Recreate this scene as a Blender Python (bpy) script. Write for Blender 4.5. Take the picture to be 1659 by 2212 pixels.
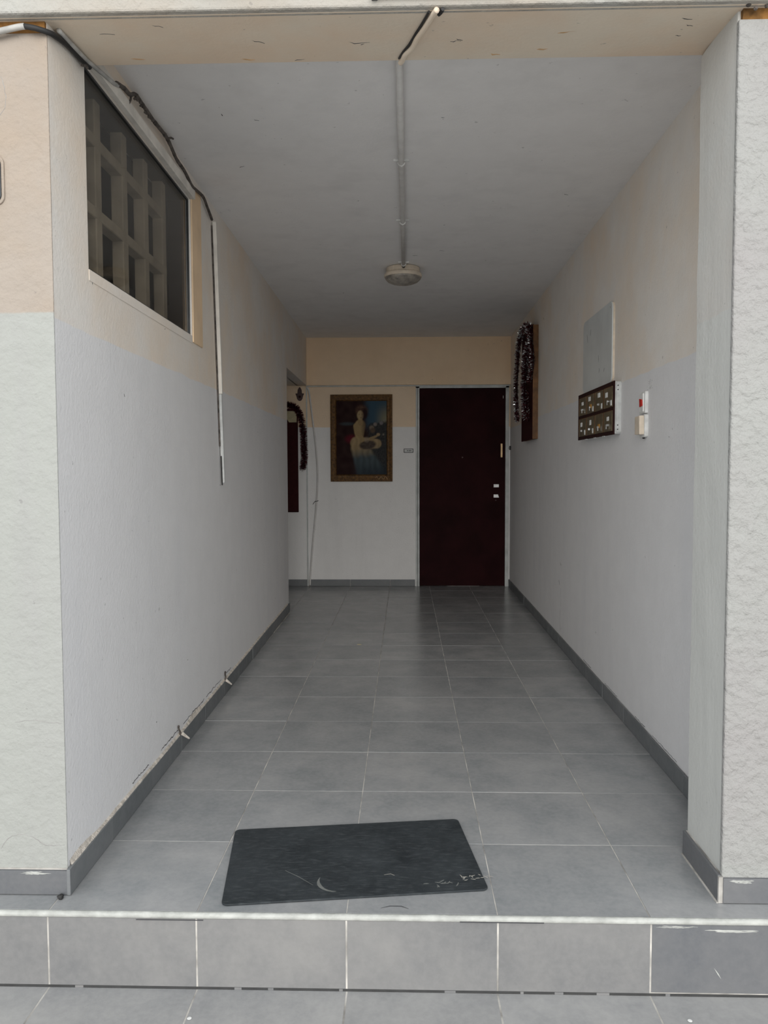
import bpy, bmesh, math, random
from mathutils import Vector, Matrix, noise
random.seed(7)
S = bpy.context.scene
COL = S.collection
for o in list(bpy.data.objects):
    bpy.data.objects.remove(o)

# ------------------------------------------------------------------ camera
cam_d = bpy.data.cameras.new('camera')
cam = bpy.data.objects.new('camera', cam_d)
COL.objects.link(cam)
S.camera = cam
pitch, yaw, roll = .0535647, .0271156, -.00299
fw = Vector((-math.sin(yaw)*math.cos(pitch), math.cos(yaw)*math.cos(pitch), -math.sin(pitch)))
rt = Vector((math.cos(yaw), math.sin(yaw), 0))
up = rt.cross(fw)
r2 = rt*math.cos(roll) + up*math.sin(roll)
u2 = -rt*math.sin(roll) + up*math.cos(roll)
cam.matrix_world = Matrix(((r2.x, u2.x, -fw.x, .557837), (r2.y, u2.y, -fw.y, -2.02483), (r2.z, u2.z, -fw.z, 1.176957), (0, 0, 0, 1)))
cam_d.sensor_fit = 'HORIZONTAL'
cam_d.sensor_width = 36
cam_d.lens = 36*1700.73/1659
cam_d.clip_start = .05

# ------------------------------------------------------------------ overcast sky and exposure
w = bpy.data.worlds.new('overcast_sky')
S.world = w
w.use_nodes = True
bg = w.node_tree.nodes['Background']
bg.inputs[0].default_value = (.92, .965, 1.0, 1)
bg.inputs[1].default_value = 1.2
# wide soft sun added to brighten the passage, aimed in from behind the viewer
sun_d = bpy.data.lights.new('passage_fill_sun', 'SUN')
sun_d.energy = 2.35
sun_d.angle = math.radians(50)
sun_d.color = (1.0, .965, .91)
sun = bpy.data.objects.new('passage_fill_sun', sun_d)
COL.objects.link(sun)
sun.location = (1, -12, 5)
sun.rotation_euler = (math.radians(90-15), 0, math.radians(1.5))
S.view_settings.view_transform = 'Standard'
S.view_settings.look = 'None'
S.view_settings.gamma = 1
S.view_settings.use_curve_mapping = False
S.view_settings.exposure = 0.15

# ------------------------------------------------------------------ material helpers
class NT:
    def __init__(s, name):
        s.m = bpy.data.materials.new(name)
        s.m.use_nodes = True
        s.t = s.m.node_tree
        s.b = s.t.nodes['Principled BSDF']
    def n(s, typ, **kw):
        nd = s.t.nodes.new(typ)
        for k, v in kw.items():
            if k.startswith('i_'):
                nd.inputs[int(k[2:])].default_value = v
            else:
                setattr(nd, k, v)
        return nd
    def l(s, a, b):
        s.t.links.new(a, b)
    def pos(s, scale=(1, 1, 1)):
        g = s.n('ShaderNodeNewGeometry')
        mp = s.n('ShaderNodeMapping')
        mp.inputs['Scale'].default_value = scale
        s.l(g.outputs['Position'], mp.inputs['Vector'])
        return mp.outputs['Vector']
    def noise(s, scale, detail=4, rough=.55, vec=None, lo=.35, hi=.65, a=0., b=1.):
        nz = s.n('ShaderNodeTexNoise')
        nz.inputs['Scale'].default_value = scale
        nz.inputs['Detail'].default_value = detail
        nz.inputs['Roughness'].default_value = rough
        s.l(vec if vec else s.pos(), nz.inputs['Vector'])
        r = s.n('ShaderNodeMapRange')
        r.inputs[1].default_value = lo
        r.inputs[2].default_value = hi
        r.inputs[3].default_value = a
        r.inputs[4].default_value = b
        s.l(nz.outputs[0], r.inputs[0])
        return r.outputs[0]
    def mix(s, fac, a, b):
        mx = s.n('ShaderNodeMix', data_type='RGBA')
        for sock, v in ((mx.inputs[0], fac), (mx.inputs[6], a), (mx.inputs[7], b)):
            if isinstance(v, bpy.types.NodeSocket):
                s.l(v, sock)
            elif isinstance(v, (tuple, list)):
                sock.default_value = (*v[:3], 1)
            else:
                sock.default_value = v
        return mx.outputs[2]
    def math(s, op, a, b=0.):
        nd = s.n('ShaderNodeMath', operation=op)
        for i, v in enumerate((a, b)):
            if isinstance(v, bpy.types.NodeSocket):
                s.l(v, nd.inputs[i])
            else:
                nd.inputs[i].default_value = v
        return nd.outputs[0]
    def bump(s, h, strength=.3, dist=.01):
        bp = s.n('ShaderNodeBump')
        bp.inputs['Strength'].default_value = strength
        bp.inputs['Distance'].default_value = dist
        s.l(h, bp.inputs['Height'])
        s.l(bp.outputs[0], s.b.inputs['Normal'])
    def out(s, col, rough=.8, metal=0., spec=.3):
        if isinstance(col, bpy.types.NodeSocket):
            s.l(col, s.b.inputs['Base Color'])
        else:
            s.b.inputs['Base Color'].default_value = (*col, 1)
        if isinstance(rough, bpy.types.NodeSocket):
            s.l(rough, s.b.inputs['Roughness'])
        else:
            s.b.inputs['Roughness'].default_value = rough
        s.b.inputs['Metallic'].default_value = metal
        s.b.inputs['Specular IOR Level'].default_value = spec
        return s.m

def plain(name, col, rough=.6, metal=0., spec=.4, var=.12, scale=25., bump=0.):
    k = NT(name)
    f = k.noise(scale)
    c = k.mix(f, tuple(x*(1-var) for x in col), tuple(min(1, x*(1+var)) for x in col))
    if bump:
        k.bump(k.noise(scale*4, 3), bump, .002)
    return k.out(c, rough, metal, spec)

def two_tone(name, low, high, stain, edge, wobble=.012, bump=.25, bscale=70., low_stain=None, coarse=0.):
    k = NT(name)
    sx = k.n('ShaderNodeSeparateXYZ')
    k.l(k.pos(), sx.inputs[0])
    z = k.math('ADD', sx.outputs[2], k.noise(5, 5, lo=0, hi=1, a=-wobble, b=wobble))
    f = k.n('ShaderNodeMapRange')
    f.inputs[1].default_value = edge-.003
    f.inputs[2].default_value = edge+.003
    k.l(z, f.inputs[0])
    cloud = k.noise(1.6, 6, .6, lo=.40, hi=.66)
    fine = k.noise(9, 5, .6)
    hi = k.mix(cloud, high, stain)
    hi = k.mix(k.math('MULTIPLY', fine, .25), hi, tuple(x*.85 for x in high))
    streak = k.noise(1., 5, .6, vec=k.pos((5, 5, .5)), lo=.5, hi=.75)
    lo = k.mix(k.math('MULTIPLY', streak, .45), low, low_stain or tuple(x*.82 for x in low))
    lo = k.mix(k.math('MULTIPLY', fine, .22), lo, tuple(x*.86 for x in low))
    c = k.mix(f.outputs[0], lo, hi)
    # scuffs and specks
    sp = k.noise(38, 2, .5, lo=.74, hi=.78)
    c = k.mix(k.math('MULTIPLY', sp, .35), c, (.16, .15, .15))
    h = k.noise(bscale, 5, .65, lo=.2, hi=.8)
    if coarse:
        h = k.math('ADD', h, k.noise(bscale*.45, 3, .5, lo=.35, hi=.65, b=coarse))
    k.bump(h, bump, .006)
    return k.out(c, .85, 0, .2)

def tile_mat(name, a, b, rough=.34):
    k = NT(name)
    oi = k.n('ShaderNodeObjectInfo')
    off = k.n('ShaderNodeVectorMath', operation='ADD')
    k.l(k.pos(), off.inputs[0])
    sc = k.n('ShaderNodeVectorMath', operation='SCALE')
    sc.inputs[0].default_value = (31., 17., 23.)
    k.l(oi.outputs['Random'], sc.inputs['Scale'])
    k.l(sc.outputs[0], off.inputs[1])
    v = off.outputs[0]
    c = k.mix(k.noise(4.2, 6, .62, vec=v, lo=.3, hi=.7), a, b)
    r = k.n('ShaderNodeMapRange')
    r.inputs[3].default_value = 0
    r.inputs[4].default_value = .35
    k.l(oi.outputs['Random'], r.inputs[0])
    c = k.mix(r.outputs[0], c, tuple(x*.8 for x in a))
    c = k.mix(k.math('MULTIPLY', k.noise(60, 3, .6, vec=v), .14), c, tuple(min(1, x*1.3) for x in b))
    rg = k.noise(14, 4, .6, vec=v, a=rough, b=rough+.10)
    k.bump(k.noise(160, 3, .6, vec=v), .08, .001)
    return k.out(c, rg, 0, .36)

M = {}
M['wall_in'] = two_tone('corridor_wall_paint', (.80, .79, .79), (.845, .80, .745), (.845, .72, .59), 1.585, low_stain=(.715, .715, .735))
M['wall_back'] = two_tone('back_wall_paint', (.84, .83, .82), (.86, .69, .51), (.84, .66, .48), 1.605, wobble=.004)
M['wall_peach'] = two_tone('peach_beam_paint', (.86, .67, .47), (.86, .67, .47), (.82, .62, .42), 1.0)
M['ceil'] = two_tone('ceiling_paint', (.88, .862, .852), (.88, .862, .852), (.83, .83, .832), 9., bump=.12)
M['lintel'] = two_tone('lintel_paint', (.80, .70, .575), (.80, .70, .575), (.80, .60, .44), .1, bump=.1)
M['fac_l'] = two_tone('left_facade_plaster', (.37, .377, .355), (.375, .325, .28), (.36, .28, .208), 1.60, bump=.55, bscale=45, coarse=.6, low_stain=(.335, .325, .328))
M['fac_r'] = two_tone('right_facade_stucco', (.37, .371, .356), (.37, .371, .356), (.35, .335, .33), .1, bump=.8, bscale=60, coarse=1.)
M['pil_r'] = two_tone('right_pillar_plaster', (.60, .602, .575), (.61, .61, .585), (.60, .57, .53), 1.6, bump=.2, bscale=60)
M['fac_top'] = two_tone('upper_facade_plaster', (.42, .41, .38), (.42, .41, .38), (.40, .335, .27), .1, bump=.7, bscale=45, coarse=.8)
M['tile'] = tile_mat('grey_porcelain_tile', (.228, .241, .250), (.372, .370, .369), .17)
M['tile_step'] = tile_mat('grey_step_tile', (.172, .174, .178), (.262, .256, .250), .5)
M['tile_pave'] = tile_mat('brightened_paving_tile', (.26, .262, .266), (.40, .392, .382), .5)  # step tile lightened, skylight on the flat ground put into its colour
M['tile_dark'] = tile_mat('darker_step_tile', (.120, .127, .139), (.185, .184, .186), .5)
M['tile_skirt'] = tile_mat('skirting_tile', (.135, .147, .153), (.195, .20, .205), .4)
M['grout'] = plain('pale_grout', (.44, .42, .39), .9, scale=9, var=.45)
M['gap'] = plain('dark_joint', (.05, .05, .05), .9)
M['nose'] = plain('worn_white_nosing', (.44, .445, .42), .55, scale=18, var=.18, bump=.3)
M['door'] = plain('dark_red_door_paint', (.020, .0042, .005), .6, spec=.06, scale=4, var=.25)
M['jamb'] = plain('white_door_frame_paint', (.52, .54, .53), .5, scale=8, var=.15)
M['white'] = plain('white_plastic', (.78, .78, .76), .4)
M['cream'] = plain('aged_cream_plastic', (.72, .62, .50), .45, scale=14, var=.15)
M['paint_white'] = plain('painted_white_casing', (.74, .70, .64), .6, scale=12)
M['conduit'] = plain('dusty_grey_conduit', (.66, .645, .625), .55, scale=22, var=.06)
M['black'] = plain('black_rubber', (.025, .024, .024), .6)
M['crust'] = plain('dark_crust_and_gap_shade', (.10, .085, .075), .8, scale=40, var=.5, bump=.6)
M['rust'] = plain('rusty_orange_foam', (.22, .105, .028), .9, scale=16, var=.55, bump=.8)
M['red'] = plain('red_rocker', (.55, .025, .015), .35)
M['paper'] = plain('white_paper_label', (.80, .80, .78), .8)
M['paper_y'] = plain('yellowed_paper', (.48, .42, .27), .8)
M['brass'] = plain('dull_brass', (.60, .42, .24), .4, .5)
M['olive'] = plain('smoky_brown_plate', (.115, .088, .050), .3, spec=.5, scale=30, var=.35)
M['amber'] = plain('amber_tag', (.55, .27, .05), .5)
M['cab_dark'] = plain('dark_maroon_lacquer', (.026, .007, .007), .6, spec=.12)
M['cab_grey'] = plain('grey_painted_steel', (.60, .61, .60), .5)
M['panel'] = plain('grey_white_plastic_panel', (.62, .645, .64), .35, scale=6, var=.06)
M['steel'] = plain('brushed_steel_plate', (.62, .62, .62), .35, .6)
M['wood'] = plain('orange_brown_wood_edge', (.16, .070, .020), .5, scale=18, var=.3)
M['board'] = plain('dark_maroon_board', (.036, .008, .009), .7, spec=.08)
M['frame'] = plain('old_gilt_wood_frame', (.120, .058, .015), .5, .1, scale=45, var=.5, bump=.5)
M['bronze'] = plain('dark_bronze', (.05, .028, .028), .4, .4)
M['mat'] = None
M['cable_white'] = plain('weathered_white_sheath', (.44, .43, .41), .6, scale=20, var=.2)
M['casing'] = plain('peach_painted_casing', (.40, .33, .27), .7, scale=8, var=.1)
M['reveal'] = plain('dark_brown_reveal_shade', (.045, .034, .032), .6, spec=.15)  # shade of the window reveal put into the colour
M['peach_trim'] = plain('peach_window_trim', (.86, .64, .42), .7, scale=5, var=.08)
M['concrete'] = plain('dusty_grey_concrete', (.48, .42, .355), .9, scale=9, var=.18, bump=.4)
M['recess'] = plain('stairwell_shade_black', (.030, .026, .024), .9)  # near-black so the shade behind the grid is in the colour
M['alu'] = plain('dark_aluminium_bead', (.05, .055, .06), .4, .5)
M['fillet'] = plain('crumbling_plaster_fillet', (.66, .60, .53), .95, scale=40, var=.25, bump=1.)
M['ground'] = plain('street_paving', (.62, .61, .59), .8, scale=3, var=.2)
M['mark'] = plain('dark_chip_mark', (.06, .06, .065), .9)
M['orange_mark'] = plain('flaked_orange_undercoat', (.60, .38, .20), .9)
M['dirt'] = plain('grey_mould_speckle', (.33, .32, .31), .9)

def mat_mat():
    k = NT('worn_rubber_mat')
    c = k.mix(k.noise(5, 7, .65, lo=.3, hi=.7), (.014, .018, .021), (.040, .047, .052))
    c = k.mix(k.math('MULTIPLY', k.noise(30, 4, .6, vec=k.pos((1, 4, 1)), lo=.5, hi=.8), .5), c, (.10, .11, .115))
    k.bump(k.noise(220, 3), .2, .001)
    return k.out(c, k.noise(8, 4, a=.5, b=.75), 0, .35)
M['mat'] = mat_mat()

def glass_mat():
    m = bpy.data.materials.new('dusty_window_glass')
    m.use_nodes = True
    t = m.node_tree
    t.nodes.clear()
    o = t.nodes.new('ShaderNodeOutputMaterial')
    tr = t.nodes.new('ShaderNodeBsdfTransparent')
    tr.inputs[0].default_value = (.80, .79, .76, 1)
    gl = t.nodes.new('ShaderNodeBsdfGlossy')
    gl.inputs['Roughness'].default_value = .04
    gl.inputs[0].default_value = (.9, .9, .9, 1)
    lw = t.nodes.new('ShaderNodeLayerWeight')
    lw.inputs[0].default_value = .5
    pw = t.nodes.new('ShaderNodeMath'); pw.operation = 'POWER'; pw.inputs[1].default_value = 5
    fr = t.nodes.new('ShaderNodeMath'); fr.operation = 'MULTIPLY_ADD'; fr.inputs[1].default_value = .6; fr.inputs[2].default_value = .04
    t.links.new(lw.outputs['Facing'], pw.inputs[0])
    t.links.new(pw.outputs[0], fr.inputs[0])
    mx = t.nodes.new('ShaderNodeMixShader')
    t.links.new(fr.outputs[0], mx.inputs[0])
    t.links.new(tr.outputs[0], mx.inputs[1])
    t.links.new(gl.outputs[0], mx.inputs[2])
    t.links.new(mx.outputs[0], o.inputs[0])
    return m
M['glass'] = glass_mat()

def tinsel_mat(name, a, b, thr):
    k = NT(name)
    f = k.noise(130, 1, .4, lo=thr, hi=thr+.05)  # sparse pale flecks, glints put into the foil colour
    c = k.mix(f, a, b)
    return k.out(c, .35, .55, .5)
M['tinsel_r'] = tinsel_mat('dark_red_tinsel_glint_flecks', (.07, .010, .013), (.30, .10, .11), .66)
M['tinsel_glint'] = plain('silver_glint_tinsel', (.85, .89, .90), .2, .6, scale=60)  # silver-white strand tips painted in as glints
M['tinsel_l'] = tinsel_mat('dark_red_tinsel', (.08, .010, .015), (.40, .12, .14), .66)

def lens_mat():
    k = NT('dusty_ribbed_lamp_glass')
    c = k.mix(k.noise(22, 5, .6), (.20, .185, .165), (.42, .38, .33))
    return k.out(c, .35, 0, .5)
M['lens'] = lens_mat()

# ------------------------------------------------------------------ object helpers
WM = {}
def reg(o, parent, world):
    COL.objects.link(o)
    WM[o.name] = world
    if parent:
        o.parent = parent
        o.matrix_parent_inverse = WM[parent.name].inverted()
    return o
def tag(o, label=None, cat=None, group=None, kind=None):
    if label: o['label'] = label
    if cat: o['category'] = cat
    if group: o['group'] = group
    if kind: o['kind'] = kind
    return o
def obj(name, bm, mat, parent=None, loc=None, bevel=0., smooth=False, seg=2):
    bm.normal_update()
    me = bpy.data.meshes.new(name)
    bm.to_mesh(me)
    bm.free()
    me.materials.append(mat)
    if smooth:
        for p in me.polygons: p.use_smooth = True
    o = bpy.data.objects.new(name, me)
    reg(o, parent, Matrix.Translation(loc) if loc else Matrix())
    if loc: o.location = loc
    if bevel:
        b = o.modifiers.new('bevel', 'BEVEL')
        b.width = bevel
        b.segments = seg
        b.limit_method = 'ANGLE'
        b.angle_limit = .6
    return o
def inst(name, me, parent, loc, rotz=0.):
    o = bpy.data.objects.new(name, me)
    m = Matrix.Translation(loc) @ Matrix.Rotation(rotz, 4, 'Z')
    reg(o, parent, m)
    o.location = loc
    o.rotation_euler = (0, 0, rotz)
    return o
def empty(name, loc):
    o = bpy.data.objects.new(name, None)
    o.empty_display_size = .05
    o.location = loc
    return reg(o, None, Matrix.Translation(loc))
def box(x0, x1, y0, y1, z0, z1, bm=None, fn=None):
    bm = bm or bmesh.new()
    v = [Vector((x, y, z)) for z in (z0, z1) for y in (y0, y1) for x in (x0, x1)]
    if fn: v = [fn(p) for p in v]
    v = [bm.verts.new(p) for p in v]
    for f in ((0, 2, 3, 1), (4, 5, 7, 6), (0, 1, 5, 4), (2, 6, 7, 3), (0, 4, 6, 2), (1, 3, 7, 5)):
        bm.faces.new([v[i] for i in f])
    return bm
def tube(pts, r, n=8, bm=None, caps=True):
    bm = bm or bmesh.new()
    pts = [Vector(p) for p in pts]
    rings = []
    prev = None
    for i, p in enumerate(pts):
        d = (pts[min(i+1, len(pts)-1)] - pts[max(i-1, 0)]).normalized()
        a = prev if prev is not None else (Vector((0, 0, 1)) if abs(d.z) < .9 else Vector((1, 0, 0)))
        a = (a - d*a.dot(d)).normalized()
        prev = a
        b = d.cross(a)
        rr = r[i] if isinstance(r, (list, tuple)) else r
        rings.append([bm.verts.new(p + a*math.cos(t)*rr + b*math.sin(t)*rr) for t in [2*math.pi*k/n for k in range(n)]])
    for A, B in zip(rings, rings[1:]):
        for k in range(n):
            bm.faces.new((A[k], A[(k+1) % n], B[(k+1) % n], B[k]))
    if caps:
        bm.faces.new(rings[0][::-1])
        bm.faces.new(rings[-1])
    return bm
def smooth_path(pts, sub=6):
    pts = [Vector(p) for p in pts]
    out = []
    for i in range(len(pts)-1):
        p0, p1, p2, p3 = pts[max(i-1, 0)], pts[i], pts[i+1], pts[min(i+2, len(pts)-1)]
        for k in range(sub):
            t = k/sub
            out.append(.5*((2*p1)+(p2-p0)*t+(2*p0-5*p1+4*p2-p3)*t*t+(3*p1-p0-3*p2+p3)*t**3))
    out.append(pts[-1])
    return out
def prism(poly, axis_pt, ua, va, na, th):
    """extrude a 2-D outline: point = axis_pt + u*ua + v*va, thickness th along na"""
    bm = bmesh.new()
    P, U, V, N = Vector(axis_pt), Vector(ua), Vector(va), Vector(na)
    a = [bm.verts.new(P+U*u+V*v) for u, v in poly]
    b = [bm.verts.new(P+U*u+V*v+N*th) for u, v in poly]
    n = len(poly)
    bm.faces.new(a[::-1])
    bm.faces.new(b)
    for i in range(n):
        bm.faces.new((a[i], a[(i+1) % n], b[(i+1) % n], b[i]))
    bmesh.ops.recalc_face_normals(bm, faces=bm.faces)
    return bm
def round_rect(w, h, r, n=5):
    o = []
    for cx, cy, a0 in ((w-r, h-r, 0), (r, h-r, 90), (r, r, 180), (w-r, r, 270)):
        for k in range(n+1):
            a = math.radians(a0+90*k/n)
            o.append((cx+r*math.cos(a), cy+r*math.sin(a)))
    return o
def lathe(prof, c, n=32, rib=None):
    bm = bmesh.new()
    rings = []
    for i, (r, z) in enumerate(prof):
        rings.append([bm.verts.new((c[0]+(r*(1+(rib(i, k, n) if rib else 0)))*math.cos(2*math.pi*k/n), c[1]+(r*(1+(rib(i, k, n) if rib else 0)))*math.sin(2*math.pi*k/n), c[2]+z)) for k in range(n)])
    for A, B in zip(rings, rings[1:]):
        for k in range(n):
            bm.faces.new((A[k], A[(k+1) % n], B[(k+1) % n], B[k]))
    bm.faces.new(rings[0][::-1])
    bm.faces.new(rings[-1])
    bmesh.ops.recalc_face_normals(bm, faces=bm.faces)
    return bm

def front(bm, loc):
    bmesh.ops.transform(bm, matrix=Matrix.Translation(loc) @ Matrix.Rotation(math.pi/2, 4, 'X'), verts=bm.verts[:])
    return bm

# ------------------------------------------------------------------ dimensions
def Lx(y): return -.383 - .0075*y          # inner face of the left wall
def Rx(y): return 1.568 + .0063*y          # inner face of the right wall
B = 5.90                                   # back wall
CE = 2.492                                 # ceiling
DROP = -.207                               # lower paving
T = .4                                     # tile module
G = .0014                                  # half joint
LEND = 4.48                                # left wall ends, passage opens
HEAD = 2.02                                # passage head / door head line
def lsh(p): return Vector((p.x + Lx(p.y), p.y, p.z))
def rsh(p): return Vector((p.x + Rx(p.y), p.y, p.z))

# ------------------------------------------------------------------ structure
floor = tag(obj('floor', box(-2.6, 3.4, .004, B+.1, DROP-.1, -.0012), M['grout']), 'grey tiled corridor floor raised one step', 'floor', kind='structure')
ground = tag(obj('ground', box(-14, 16, -26, .02, DROP-.12, DROP-.0012), M['grout']), 'grey tiled paving in front of the step', 'paving', kind='structure')
street = tag(obj('street_ground', box(-14, 16, -26, -2.0, DROP-.05, DROP+.0005), M['ground']), 'plain street paving behind the viewer', 'paving', kind='structure')

tile_cache = {}
def tile(name, mat, x0, x1, y0, y1, z0, z1, parent, bev=.0008):
    key = (mat, round(x1-x0, 4), round(y1-y0, 4), round(z1-z0, 4))
    c = ((x0+x1)/2, (y0+y1)/2, (z0+z1)/2)
    if key not in tile_cache:
        hx, hy, hz = (x1-x0)/2, (y1-y0)/2, (z1-z0)/2
        bm = box(-hx, hx, -hy, hy, -hz, hz)
        bmesh.ops.bevel(bm, geom=bm.edges[:], offset=bev, segments=1, affect='EDGES')
        me = bpy.data.meshes.new(name)
        bm.to_mesh(me)
        bm.free()
        me.materials.append(M[mat])
        tile_cache[key] = me
    return inst(name, tile_cache[key], parent, c)

# corridor floor tiles
for r in range(15):
    y0, y1 = r*T+G, min((r+1)*T, B)-G
    if r == 0: y0 = .006
    for c in range(-1, 4):
        x0, x1 = c*T+G, (c+1)*T-G
        if c == -1 and 0 < r < 11: x0 = -.395+G
        if c == 3: x1 = 1.6-G
        dz = random.uniform(-.0006, .0006)
        tile('floor_tile', 'tile', x0, x1, y0, y1, -.010+dz, dz, floor)
    if r >= 11:
        for c in (-4, -3, -2):
            tile('floor_tile', 'tile', c*T+G, (c+1)*T-G, y0, y1, -.010, 0, floor)
    if r == 0:
        for c in (-5, -4, -3, -2, 4, 5, 6):
            tile('floor_tile', 'tile', c*T+G, (c+1)*T-G, y0, y1, -.010, 0, floor)
# paving tiles below
for r in range(-5, 0):
    for c in range(-5, 7):
        dz = random.uniform(-.0008, .0008)
        tile('paving_tile', 'tile_pave', c*T+G*1.5, (c+1)*T-G*1.5, r*T+G*1.5+.0, (r+1)*T-G*1.5-.004, DROP-.012+dz, DROP+dz, ground)
# step riser
riser = tag(obj('step_riser', box(-2.6, 3.4, -.0055, .03, DROP-.01, -.0145), M['grout']), 'grey tiled riser of the entrance step', 'step', kind='structure')
for c in range(-5, 7):
    top = -.0138
    bot = DROP + (.006 if c != 3 else .009)
    tile('riser_tile', 'tile_dark' if c >= 3 else 'tile_step', c*T+G*1.7, (c+1)*T-G*1.7, -.0065, .0035, bot, top, riser)
obj('riser_gap', box(-2.6, 3.4, -.0058, .004, DROP-.003, DROP+.006), M['gap'], riser)
# worn nosing strip
bm = bmesh.new()
N = 150
rings = []
for i in range(N+1):
    x = -2.6 + 6*i/N
    j = .0016*noise.noise(Vector((x*9, 3, 1))) + .0012*noise.noise(Vector((x*31, 1, 1)))
    j2 = .0018*noise.noise(Vector((x*14, 8, 2)))
    prof = [(.008, -.0135), (-.007, -.0135+j2*.5), (-.0092, -.011), (-.0095+j, -.006), (-.007+j, -.0005), (-.002, .0012+j*.5), (.0025+j, .0010), (.0045+j, -.001)]
    rings.append([bm.verts.new((x, y, z)) for y, z in prof])
for A, Bq in zip(rings, rings[1:]):
    for k in range(len(A)):
        bm.faces.new((A[k], A[(k+1) % len(A)], Bq[(k+1) % len(A)], Bq[k]))
bm.faces.new(rings[0]); bm.faces.new(rings[-1][::-1])
bmesh.ops.recalc_face_normals(bm, faces=bm.faces)
nosing = tag(obj('trim_1', bm, M['nose'], smooth=True), 'worn white nosing strip along the step edge', 'step trim', kind='structure')
obj('crack', box(.70, .92, -.0112, -.0098, -.0125, -.0105), M['mark'], nosing)
obj('crack', box(-.16, .02, -.0112, -.0098, -.0165, -.0150), M['mark'], nosing)

# left wall with window opening
WY0, WY1, WZ0, WZ1 = .335, 1.512, 1.778, 2.378
bm = bmesh.new()
box(-.10, 0, .09, WY0, -.05, CE+.2, bm, lsh)
box(-.10, 0, WY1, LEND, -.05, CE+.2, bm, lsh)
box(-.10, 0, WY0, WY1, -.05, WZ0, bm, lsh)
box(-.10, 0, WY0, WY1, WZ1, CE+.2, bm, lsh)
box(-.10, 0, LEND, B+.1, HEAD, CE+.2, bm, lsh)
wall_left = tag(obj('wall_left', bm, M['wall_in']), 'left corridor wall, cream above and grey below', 'wall', kind='structure')
# closed stairwell behind the window, walls blackened to paint in its shade
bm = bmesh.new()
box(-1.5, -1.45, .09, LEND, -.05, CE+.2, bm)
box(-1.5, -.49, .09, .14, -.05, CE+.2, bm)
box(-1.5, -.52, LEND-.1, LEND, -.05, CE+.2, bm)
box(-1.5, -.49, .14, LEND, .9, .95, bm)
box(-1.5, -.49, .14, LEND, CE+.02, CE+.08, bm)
tag(obj('wall_stairwell', bm, M['recess']), 'stairwell walls behind the window, blackened for shade', 'wall', kind='structure')
# passage beyond the left wall end
bm = bmesh.new()
box(-1.75, -1.65, LEND-.1, B+.1, -.05, CE+.2, bm)
box(-1.75, -.515, LEND-.1, B+.1, HEAD, HEAD+.1, bm)
box(-1.75, -.518, LEND-.02, LEND, -.05, HEAD, bm)
tag(obj('wall_passage', bm, M['wall_in']), 'side passage walls and low head at the far left', 'wall', kind='structure')

wall_right = tag(obj('wall_right', box(0, .15, .09, B+.1, -.05, CE+.2, None, rsh), M['wall_in']), 'right corridor wall, cream above and grey below', 'wall', kind='structure')
bm = bmesh.new()
box(-1.75, .664, B, B+.12, -.05, HEAD, bm)
box(1.594, 1.9, B, B+.12, -.05, HEAD, bm)
box(-1.75, 1.9, B+.05, B+.12, -.05, HEAD, bm)
wall_back = tag(obj('wall_back', bm, M['wall_back']), 'back corridor wall around the dark door', 'wall', kind='structure')
tag(obj('wall_back_upper', box(-.44, 1.62, B-.022, B+.12, HEAD, CE+.1), M['wall_peach'], bevel=.004), 'peach beam across the top of the back wall', 'beam', kind='structure')
ceiling = tag(obj('ceiling', box(-.60, 1.75, .30, B+.1, CE, CE+.2), M['ceil']), 'grey painted corridor ceiling', 'ceiling', kind='structure')

# entrance pillars and lintel
def ragged(bm, amp, cuts):
    bmesh.ops.subdivide_edges(bm, edges=bm.edges[:], cuts=cuts, use_grid_fill=True)
    for v in bm.verts:
        n = noise.noise_vector(v.co*7)*amp + noise.noise_vector(v.co*23)*amp*.5
        v.co += Vector((n.x, n.y, 0))
    return bm
bm = box(-4.5, 0, .086, .0905, -.01, 2.328)
for v in bm.verts:
    if v.co.x > -1: v.co.x = Lx(.1)+.0006
box(-4.5, -.50, .0905, .14, -.01, 2.328, bm)
pil_l = obj('wall_front_left', bm, M['fac_l'], bevel=.0015)
tag(pil_l, 'left entrance facade, peach plaster above white', 'wall', kind='structure')
bm = box(1.418, 1.70, .096, .352, -.01, 2.372)
ragged(bm, .0022, 14)
pil_r = tag(obj('wall_front_right', bm, M['pil_r'], bevel=.004), 'right entrance pillar of off-white plaster', 'wall', kind='structure')
bm = box(1.4145, 5.5, .080, .0985, -.01, 2.328)
tag(obj('wall_front_far_right', bm, M['fac_r'], bevel=.005), 'right facade of rough off-white stucco', 'wall', kind='structure')
# lintel: slightly sloping soffit
bm = bmesh.new()
vs = [(.060, 2.3515), (.36, 2.380), (.36, 3.2), (.060, 3.2)]
A = [bm.verts.new((-.60, y, z)) for y, z in vs]
Bv = [bm.verts.new((1.75, y, z)) for y, z in vs]
bm.faces.new(A); bm.faces.new(Bv[::-1])
for i in range(4):
    bm.faces.new((A[i], Bv[i], Bv[(i+1) % 4], A[(i+1) % 4]))
bmesh.ops.recalc_face_normals(bm, faces=bm.faces)
lintel = tag(obj('wall_lintel', bm, M['lintel']), 'peach painted lintel over the entrance', 'lintel', kind='structure')
bm = box(-4.5, 5.5, .040, .078, 2.352, 6.0)
tag(obj('wall_front_upper', bm, M['fac_top'], bevel=.006), 'rough white facade above the entrance', 'wall', kind='structure')

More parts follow.
